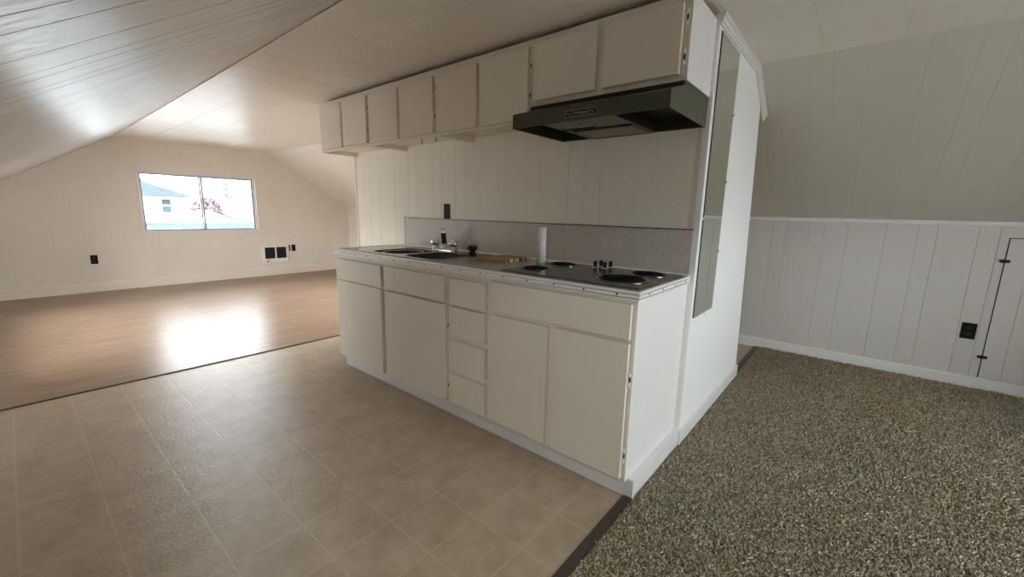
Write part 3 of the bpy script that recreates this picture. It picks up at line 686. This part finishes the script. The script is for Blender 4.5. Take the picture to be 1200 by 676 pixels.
# ------------------------------------------------------------------ outlets, heater, hatch
def outlet_y(yw,x0,x1,z0,z1,label):
    c=thing('wall_outlet',((x0+x1)/2,yw,(z0+z1)/2),label,'outlet','black wall outlets')
    MB().box(x0,x1,yw-.006,yw-.0003,z0,z1).make('cover_plate','dark',c,bevel=.002)
    for z in (z0+(z1-z0)*.3,z0+(z1-z0)*.7):
        MB().cyl(((x0+x1)/2,yw-.0075,z),((x0+x1)/2,yw-.006,z),.016,n=20).make('socket','darkm',c)
    return c
outlet_y(D,-1.852,-1.783,1.149,1.262,'black outlet plate on the kitchen wall above the backsplash')
outlet_y(YR,1.295,1.371,.366,.484,'black outlet plate low on the right knee wall beside the access hatch')
def outlet_x(y0,y1,z0,z1,label,name='wall_outlet',mt='dark',grp='black wall outlets'):
    c=thing(name,(XF,(y0+y1)/2,(z0+z1)/2),label,'outlet',grp)
    MB().box(XF+.0003,XF+.006,y0,y1,z0,z1).make('cover_plate',mt,c,bevel=.002)
    for z in (z0+(z1-z0)*.3,z0+(z1-z0)*.7):
        MB().cyl((XF+.006,(y0+y1)/2,z),(XF+.0075,(y0+y1)/2,z),.010 if y1-y0<.05 else .016,n=16).make('socket','darkm' if mt=='dark' else mt,c)
outlet_x(-.900,-.826,.388,.508,'black outlet plate low on the far wall left of the window')
outlet_x(1.733,1.797,.412,.530,'black outlet plate on the far wall just right of the wall heater')
c=tag(MB().box(XF+.0003,XF+.008,1.681,1.706,.415,.526).make('wall_switch','brown',loc=(XF,1.69,.41),bevel=.002),'narrow brown plate on the far wall between the heater and the black outlet','switch')
ht=thing('wall_heater',(XF,1.445,.225),'white wall heater with two dark square grilles under the window on the far wall','heater')
MB().box(XF+.0003,XF+.030,1.240,1.655,.225,.520).make('heater_frame','heater',ht,bevel=.004)
for y0 in (1.268,1.458):
    g=MB().box(XF+.030,XF+.032,y0,y0+.162,.303,.500).make('grille','darkm',ht)
    m=MB()
    for k in range(11): m.box(XF+.032,XF+.036,y0+.004,y0+.158,.308+k*.0175,.314+k*.0175)
    m.make('louvres','dark',g)
MB().cyl((XF+.030,1.305,.258),(XF+.044,1.305,.258),.012,n=14).make('dial','brown',ht)

ha=thing('access_hatch',(1.43,YR,.09),'white grooved access hatch with black hinges at the right end of the knee wall','hatch')
hx0_,hx1_,hz0_,hz1_=1.427,2.02,.090,1.105
pn=panel('hatch_door','panel',(hx0_+.003,YR-.006,hz0_),(1,0,0),(0,0,1),[0,hx1_-hx0_-.006],[.003,hz1_-hz0_-.003],grooves=[g-hx0_-.003 for g in gr_r if hx0_+.01<g<hx1_-.01],th=.0055)
pn.parent=ha; pn.location=-Vector(ha['_o']); del pn['kind']
m=MB()
for a,b_,c_,d in [(hx0_-.002,hx0_+.003,hz0_,hz1_),(hx1_-.003,hx1_+.002,hz0_,hz1_),(hx0_,hx1_,hz1_-.003,hz1_+.002)]: m.box(a,b_,YR-.0015,YR-.0003,c_,d)
m.make('gap_line','darkm',ha)
for z in (.946,.247):
    x=hx0_
    o=[(0,.010),(.006,.013),(.012,.009),(.018,.013),(.024,.006),(.028,0),(.024,-.006),(.018,-.013),(.012,-.009),(.006,-.013),(0,-.010)]
    pts=[(x+a,z+b_) for a,b_ in o]+[(x-a,z+b_) for a,b_ in o[::-1][1:-1]]
    h=MB().prism(pts,'y',YR-.010,YR-.006); h.cyl((x,YR-.011,z-.012),(x,YR-.011,z+.012),.0045,n=10)
    h.make('hinge','darkm',ha)

# ------------------------------------------------------------------ carpet pile
def carpet():
    rng=np.random.default_rng(3)
    def field(x0,x1,y0,y1,s):
        nx=int((x1-x0)/s); ny=int((y1-y0)/s)
        gx,gy=np.meshgrid(np.arange(nx),np.arange(ny))
        px=x0+(gx+.5)*s+rng.uniform(-.45,.45,gx.shape)*s; py=y0+(gy+.5)*s+rng.uniform(-.45,.45,gx.shape)*s
        return np.stack([px.ravel(),py.ravel()],1)
    P=np.concatenate([field(.040,1.05,-1.0,.9,.0074),field(1.05,2.35,-1.0,.9,.0085),field(.040,2.35,.9,YR-.016,.0095)])
    P=P[~((P[:,0]<.05)&(P[:,1]>.02)&(P[:,1]<1.95))]
    n=len(P)
    ph=rng.uniform(0,2*PI,n); L=rng.uniform(.012,.019,n); lean=rng.uniform(.2,1.25,n); r=rng.uniform(.0026,.0037,n)
    d=np.stack([np.cos(ph),np.sin(ph)],1)
    curl=rng.uniform(-.9,.9,n)
    d2=np.stack([np.cos(ph+curl),np.sin(ph+curl)],1)
    base=np.concatenate([P,np.zeros((n,1))],1)
    c1=base+np.concatenate([d*(L*.25*np.sin(lean))[:,None],(L*.55*np.cos(lean*.5))[:,None]],1)
    c2=c1+np.concatenate([d2*(L*.62*np.sin(lean))[:,None],(L*.42*np.cos(lean))[:,None]],1)
    V=np.empty((n,8,3)); side=np.stack([-d[:,1],d[:,0],np.zeros(n)],1); upv=np.array([0,0,1.])
    side2=np.stack([-d2[:,1],d2[:,0],np.zeros(n)],1)
    R=r[:,None]
    V[:,0]=base+side*R; V[:,1]=base-side*R*.5+np.concatenate([d,np.zeros((n,1))],1)*R; 
    V[:,2]=c1+side*R*1.1; V[:,3]=c1-side*R*1.1; V[:,4]=c1+np.concatenate([-d,np.zeros((n,1))],1)*R*.4+upv*R*1.1
    V[:,5]=c2+side2*R*.9; V[:,6]=c2-side2*R*.9; V[:,7]=c2+upv*R*.9+np.concatenate([d2,np.zeros((n,1))],1)*R*.3
    tris=np.array([(0,1,2),(1,3,2),(1,3,4),(0,2,4),(2,3,6),(2,6,5),(3,4,7),(3,7,6),(4,2,5),(4,5,7),(5,6,7)])
    F=(tris[None]+ (np.arange(n)*8)[:,None,None]).reshape(-1,3)
    me=bpy.data.meshes.new('carpet_pile'); nf=len(F)
    me.vertices.add(n*8); me.vertices.foreach_set('co',V.astype(np.float32).ravel())
    me.loops.add(nf*3); me.loops.foreach_set('vertex_index',F.astype(np.int32).ravel())
    me.polygons.add(nf); me.polygons.foreach_set('loop_start',np.arange(0,nf*3,3,dtype=np.int32))
    me.polygons.foreach_set('use_smooth',np.ones(nf,dtype=bool))
    me.update(calc_edges=True)
    a=me.attributes.new('tone','FLOAT','POINT'); tone=np.clip(rng.normal(.5,.24,n),0,1); a.data.foreach_set('value',np.repeat(tone,8).astype(np.float32))
    me.materials.append(M['yarn']); o=bpy.data.objects.new('carpet_pile',me); COL.objects.link(o)
    o['kind']='stuff'; tag(o,'brown and beige shaggy carpet pile covering the right-hand floor','carpet')
carpet()

# ------------------------------------------------------------------ outside the far window
GZ=-2.9
struct(box('ground','o_ground',-140,120,-120,120,GZ-.2,GZ))
nh=thing('neighbour_house',(-22,1.2,GZ),'white house with grey hip roof seen through the left window pane','house')
MB().box(-26,-20,-2.5,2.85,GZ,1.46).make('wall','o_wall',nh)
MB().add([(-26.5,-3,1.44),(-19.6,-3,1.44),(-19.6,3.22,1.50),(-26.5,3.22,1.50),(-23,-1,2.35),(-23,1.7,2.35)],[(0,1,4),(1,2,5,4),(2,3,5),(3,0,4,5),(3,2,1,0)]).make('roof','o_roof',nh)
MB().box(-19.75,-19.6,-3,3.22,1.40,1.47).make('gutter','o_wall',nh)
MB().box(-23.4,-22.8,2.0-.4,2.25,2.0,2.3).make('chimney','o_grey',nh)
wf=MB().box(-20.0,-19.96,2.25,2.58,.86,1.42).make('window','o_wall',nh)
MB().box(-19.96,-19.94,2.28,2.55,1.18,1.40).box(-19.96,-19.94,2.28,2.55,.90,1.13).make('pane','o_pane',wf)
ab=thing('apartment_building',(-32,9,GZ),'tall pale apartment building with window columns behind the right window pane','building')
MB().box(-38,-30,6.2,12.5,GZ,3.4).make('wall','o_bldg',ab)
for y in (6.65,7.02,7.22,8.0,8.35): 
    for z in (1.75,2.05,2.35,2.65):
        MB().box(-30.03,-29.99,y,y+(.20 if y!=7.02 else .1),z,z+.2).make('window','o_grey',ab)
MB().box(-29.98,-29.9,7.36,7.66,1.64,2.75).make('stair_tower','o_grey',ab)
MB().box(-31,-29.6,6.2,9.6,1.03,1.62).make('band','o_band',ab)
fb=thing('office_tower',(-40,8.2,GZ),'distant tower with small windows behind the middle of the window','building')
MB().box(-46,-40,7.4,8.25,GZ,3.0).make('wall','o_bldg',fb)
for z in (1.95,2.2,2.45): MB().box(-39.99,-39.95,7.7,7.9,z,z+.14).make('window','o_grey',fb)
tr=thing('red_tree',(-18,3.0,GZ),'round red-leaved tree beyond the right window pane','tree')
rng=random.Random(4); m=MB()
for k in range(800):
    a=rng.uniform(0,2*PI); ph=rng.uniform(-.8,1.5); rr=.52*(rng.random()**.3); c=Vector((-18+rr*math.cos(a)*math.cos(ph),3.2+.9*rr*math.cos(ph)*math.sin(a),1.0+.85*rr*math.sin(ph)))
    d=Vector((rng.gauss(0,1),rng.gauss(0,1),rng.gauss(0,1))).normalized()*.075; e=d.orthogonal().normalized()*.06
    m.add([c-d,c+e,c+d,c-e+Vector((0,0,.02))],[(0,1,2,3)])
m.make('foliage','o_tree',tr,flat=True)
MB().tube([(-18,3,GZ),(-18.02,3.05,-1),(-18,3.0,.8)],[.09,.07,.04],8).make('trunk','bark',tr)
gg=thing('garage',(-14.5,2.5,GZ),'small white gabled garage below the red tree outside the window','garage')
MB().prism([(1.7,GZ),(3.0,GZ),(3.0,.72),(2.33,1.03),(1.7,.80)],'x',-15.5,-14).make('wall','o_wall',gg)
MB().add([(-15.6,1.6,.79),(-13.9,1.6,.79),(-13.9,2.33,1.06),(-15.6,2.33,1.06),(-15.6,3.1,.70),(-13.9,3.1,.70)],[(0,1,2,3),(3,2,5,4)]).make('roof','o_band',gg)
st=thing('street_lamp',(-14,2.96,GZ),'thin street lamp pole outside the right window pane','street lamp')
MB().cyl((-13.6,2.93,GZ),(-13.6,2.93,1.5),.022,.016,10).make('pole','o_grey',st)
MB().tube([(-13.6,2.93,1.48),(-13.6,2.8,1.56),(-13.6,2.68,1.56)],.014,6).box(-13.64,-13.56,2.58,2.7,1.545,1.575).make('lamp_head','o_grey',st)
lb=thing('porch_roof',(-8.6,.6,.5),'flat white porch roof edge just outside the far window','roof')
MB().box(-10.2,-8.4,-2,3.6,.62,.70).make('roof_deck','o_bldg',lb)
MB().box(-10.25,-10.2,-2,3.6,.55,.835).make('parapet','o_band',lb)
MB().box(-10.3,-10.18,-2,3.6,.836,.86).make('coping','o_wall',lb)
MB().box(-10.2,-8.4,-2,3.6,GZ,.62).make('porch_wall','o_wall',lb)

# ------------------------------------------------------------------ light
w=bpy.data.worlds.new('overcast'); S.world=w; w.use_nodes=True
bg=w.node_tree.nodes['Background']; bg.inputs['Color'].default_value=(.91,.955,1,1); bg.inputs['Strength'].default_value=14.5
def portal(x,y0,y1,z0,z1,rot):
    l=bpy.data.lights.new('daylight_portal','AREA'); l.shape='RECTANGLE'; l.size=z1-z0; l.size_y=y1-y0; l.cycles.is_portal=True
    o=bpy.data.objects.new('daylight_portal',l); COL.objects.link(o); o.location=(x,(y0+y1)/2,(z0+z1)/2); o.rotation_euler=(0,rot,0)
portal(XF-.115,W0,W1,WZ0,WZ1,-PI/2); portal(XN+.115,NW0,NW1,.72,1.75,PI/2)

# ------------------------------------------------------------------ camera (calibrated)
cd=bpy.data.cameras.new('camera'); co=bpy.data.objects.new('camera',cd); COL.objects.link(co)
R=Vector((.76661024,.64177675,.02076877)); Uv=Vector((-.13289455,.12693398,.98296836)); Fv=Vector((-.62820998,.75631367,-.18259752))
mt=Matrix(((R.x,Uv.x,-Fv.x,.6417),(R.y,Uv.y,-Fv.y,-1.5485),(R.z,Uv.z,-Fv.z,1.2168),(0,0,0,1)))
co.matrix_world=mt; cd.sensor_width=36; cd.sensor_fit='HORIZONTAL'; cd.lens=487.361*36/1200; cd.clip_start=.01; cd.clip_end=300
S.camera=co
for o in bpy.data.objects:
    if '_o' in o: del o['_o']
# ------------------------------------------------------------------ view + cycles quality
vs_=S.view_settings; S.display_settings.display_device='sRGB'; vs_.view_transform='Standard'; vs_.look='None'; vs_.gamma=1; vs_.use_curve_mapping=False; vs_.exposure=.30
cy=S.cycles; cy.use_denoising=True; cy.max_bounces=16; cy.diffuse_bounces=10; cy.glossy_bounces=6; cy.transparent_max_bounces=12; cy.sample_clamp_indirect=8.
try: cy.denoiser='OPENIMAGEDENOISE'
except Exception: pass
